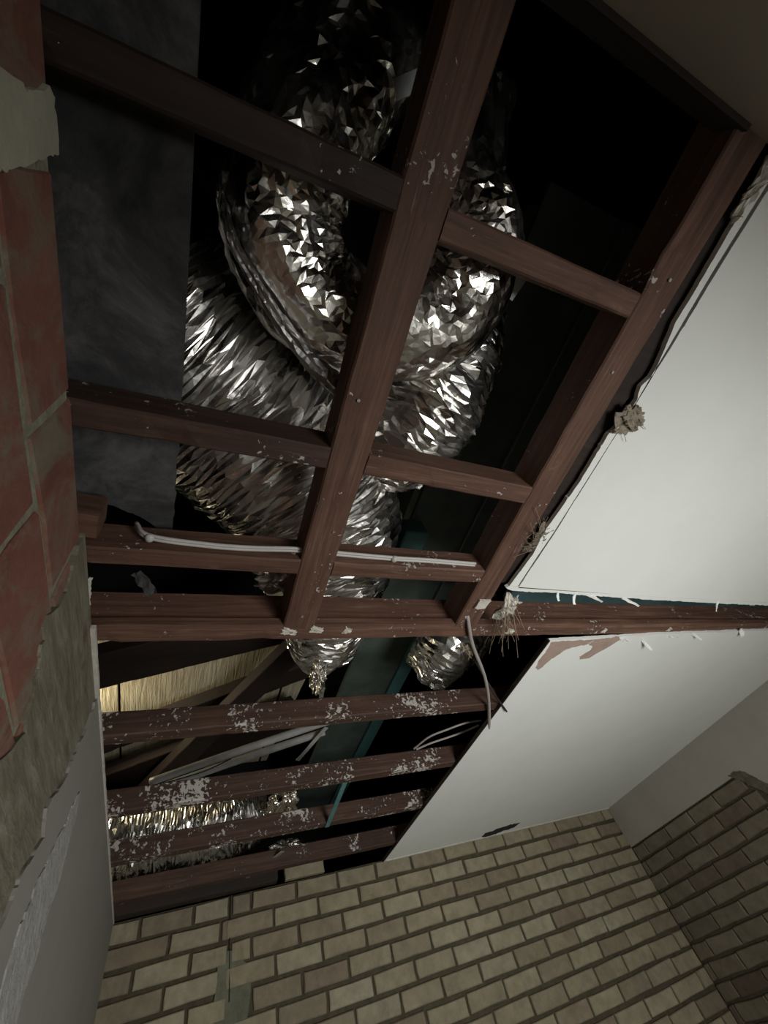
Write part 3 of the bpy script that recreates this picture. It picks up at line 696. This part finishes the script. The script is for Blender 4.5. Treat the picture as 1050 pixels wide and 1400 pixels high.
# ------------------------------------------------------------ FIBROUS PLASTER DEBRIS
def shard(name, c, size, m, seed, parent=None, rot=0, fold=.5):
    # crumpled torn sheet: jittered grid with ragged outline, thickened
    r = random.Random(seed); n = 9; bm = bmesh.new(); g = []
    for i in range(n):
        row = []
        for j in range(n):
            u, v = i / (n - 1) - .5, j / (n - 1) - .5
            e = 1 + (r.uniform(-.22, .18) if i in (0, n - 1) or j in (0, n - 1) else r.uniform(-.05, .05))
            x, y = u * size[0] * e, v * size[1] * e * (1 - .35 * u)
            z = (abs(math.sin(5 * u + seed) + .7 * math.sin(7 * v + 2 * u)) - .6) * size[2] * fold * 1.6 + r.uniform(-.35, .35) * size[2]
            row.append(bm.verts.new((x * math.cos(rot) - y * math.sin(rot) + c[0], x * math.sin(rot) + y * math.cos(rot) + c[1], z + c[2])))
        g.append(row)
    fs = [bm.faces.new((g[i][j], g[i][j + 1], g[i + 1][j + 1], g[i + 1][j])) for i in range(n - 1) for j in range(n - 1)]
    r2 = bmesh.ops.extrude_face_region(bm, geom=fs)
    bmesh.ops.translate(bm, verts=[v for v in r2['geom'] if isinstance(v, bmesh.types.BMVert)], vec=(0, 0, .003))
    return link(name, bm, m, parent)
def clump(label, c, r, m, seed, nf, spread, down, fl=.05):
    root = empty('plaster_clump', c, label, 'plaster', 'torn plaster clumps left at the sheet edges')
    for q in range(2):
        o = shard('lump', (c[0] + .15 * q * r[0], c[1] - .3 * q * r[1], c[2] - .004 * q), (2.0 * r[0] * (1 - .3 * q), 2.0 * r[1] * (1 - .3 * q), r[2] * .8), m, seed + q * 5, None, .5 * q)
        keep(o, root)
    rr = random.Random(seed); ps = []
    for i in range(nf):
        a = Vector(c) + Vector((rr.uniform(-1, 1) * r[0], rr.uniform(-1, 1) * r[1], rr.uniform(-.5, .5) * r[2]))
        d = Vector((down[0] + rr.uniform(-1, 1) * spread, down[1] + rr.uniform(-1, 1) * spread, down[2] + rr.uniform(-1, 1) * spread * .5)); L = fl * rr.uniform(.4, 1.3)
        ps.append([a, a + d * L * .5 + Vector((rr.uniform(-1, 1), rr.uniform(-1, 1), 0)) * .006, a + d * L])
    f = multi_tube('fibre', ps, .0007, M_FIBRE, None, 7, 3); f['kind'] = 'stuff'; keep(f, root)
    return root
clump('torn hairy plaster clump at the corner of the white sheet over the main beam', P(1.18, 1.02, .985), (.030, .050, .018), M_PLASTER, 3, 40, .6, (.5, 1.3, -.4), .085)
clump('dark fibrous tuft between the joist and the white sheet edge', P(1.135, .66, .995), (.018, .045, .015), M_LUMP, 4, 45, .7, (-.5, -.3, 0), .06)
clump('brown crumpled plaster flap folded onto the white ceiling sheet', P(1.175, .165, .975), (.042, .030, .012), M_LUMP, 8, 22, .8, (.2, .1, 0), .03)
clump('greyish plaster lumps on the near end of the sheet edge', P(1.115, -.42, .985), (.012, .045, .010), M_PLASTER, 9, 8, .5, (0, 0, -.5), .02)
clump('small brown fibre tuft under the joist end at the main beam', P(1.10, 1.29, 1.0), (.018, .018, .012), M_LUMP, 10, 16, .5, (.1, .6, -.5), .05)
# dark fibrous packing along the joist beside the sheet
pk = slab('fibrous_packing', jag_poly([(1.095, -.45), (1.125, -.45), (1.16, 0), (1.155, .2), (1.145, .6), (1.13, .9), (1.098, .9)], .004, .010, 80), lambda u, v: P(u, v, 1.012), (0, 0, .03), M_TD)
tag(pk, 'dark fibrous packing strip in the gap between worn joist and white sheet', 'packing')
# flecks of plaster left on the main beam
fl = [(.30, 1.17, .05), (.40, 1.16, .05), (.52, 1.165, .03), (1.3, 1.17, .04), (1.9, 1.165, .03), (2.4, 1.155, .03)]
mbm = bpy.data.objects['main_beam']; bpy.context.view_layer.update()
for i, (x, y, q) in enumerate(fl):
    o = shard('plaster_fleck', P(x, y + .012, .998), (q * S, .022, .002), M_PLASTER, 20 + i, None, .2)
    o.parent = mbm; o.matrix_parent_inverse = mbm.matrix_world.inverted()
GR = {'ceiling_joist': 'ceiling joists', 'noggin': 'noggins between the joists', 'ceiling_batten': 'battens beyond the main beam', 'rafter': 'black rafters above the battens',
      'foil_duct': 'silver foil ducts', 'foil_piece': 'loose crumpled foil pieces', 'metal_strap': 'metal straps and brackets', 'conduit': 'two parallel grey conduits', 'cable': 'loose cables'}
for o in COL.objects:
    k = o.name.split('.')[0]
    if o.parent is None and k in GR: o['group'] = GR[k]
ro = bpy.data.objects['render_coat']
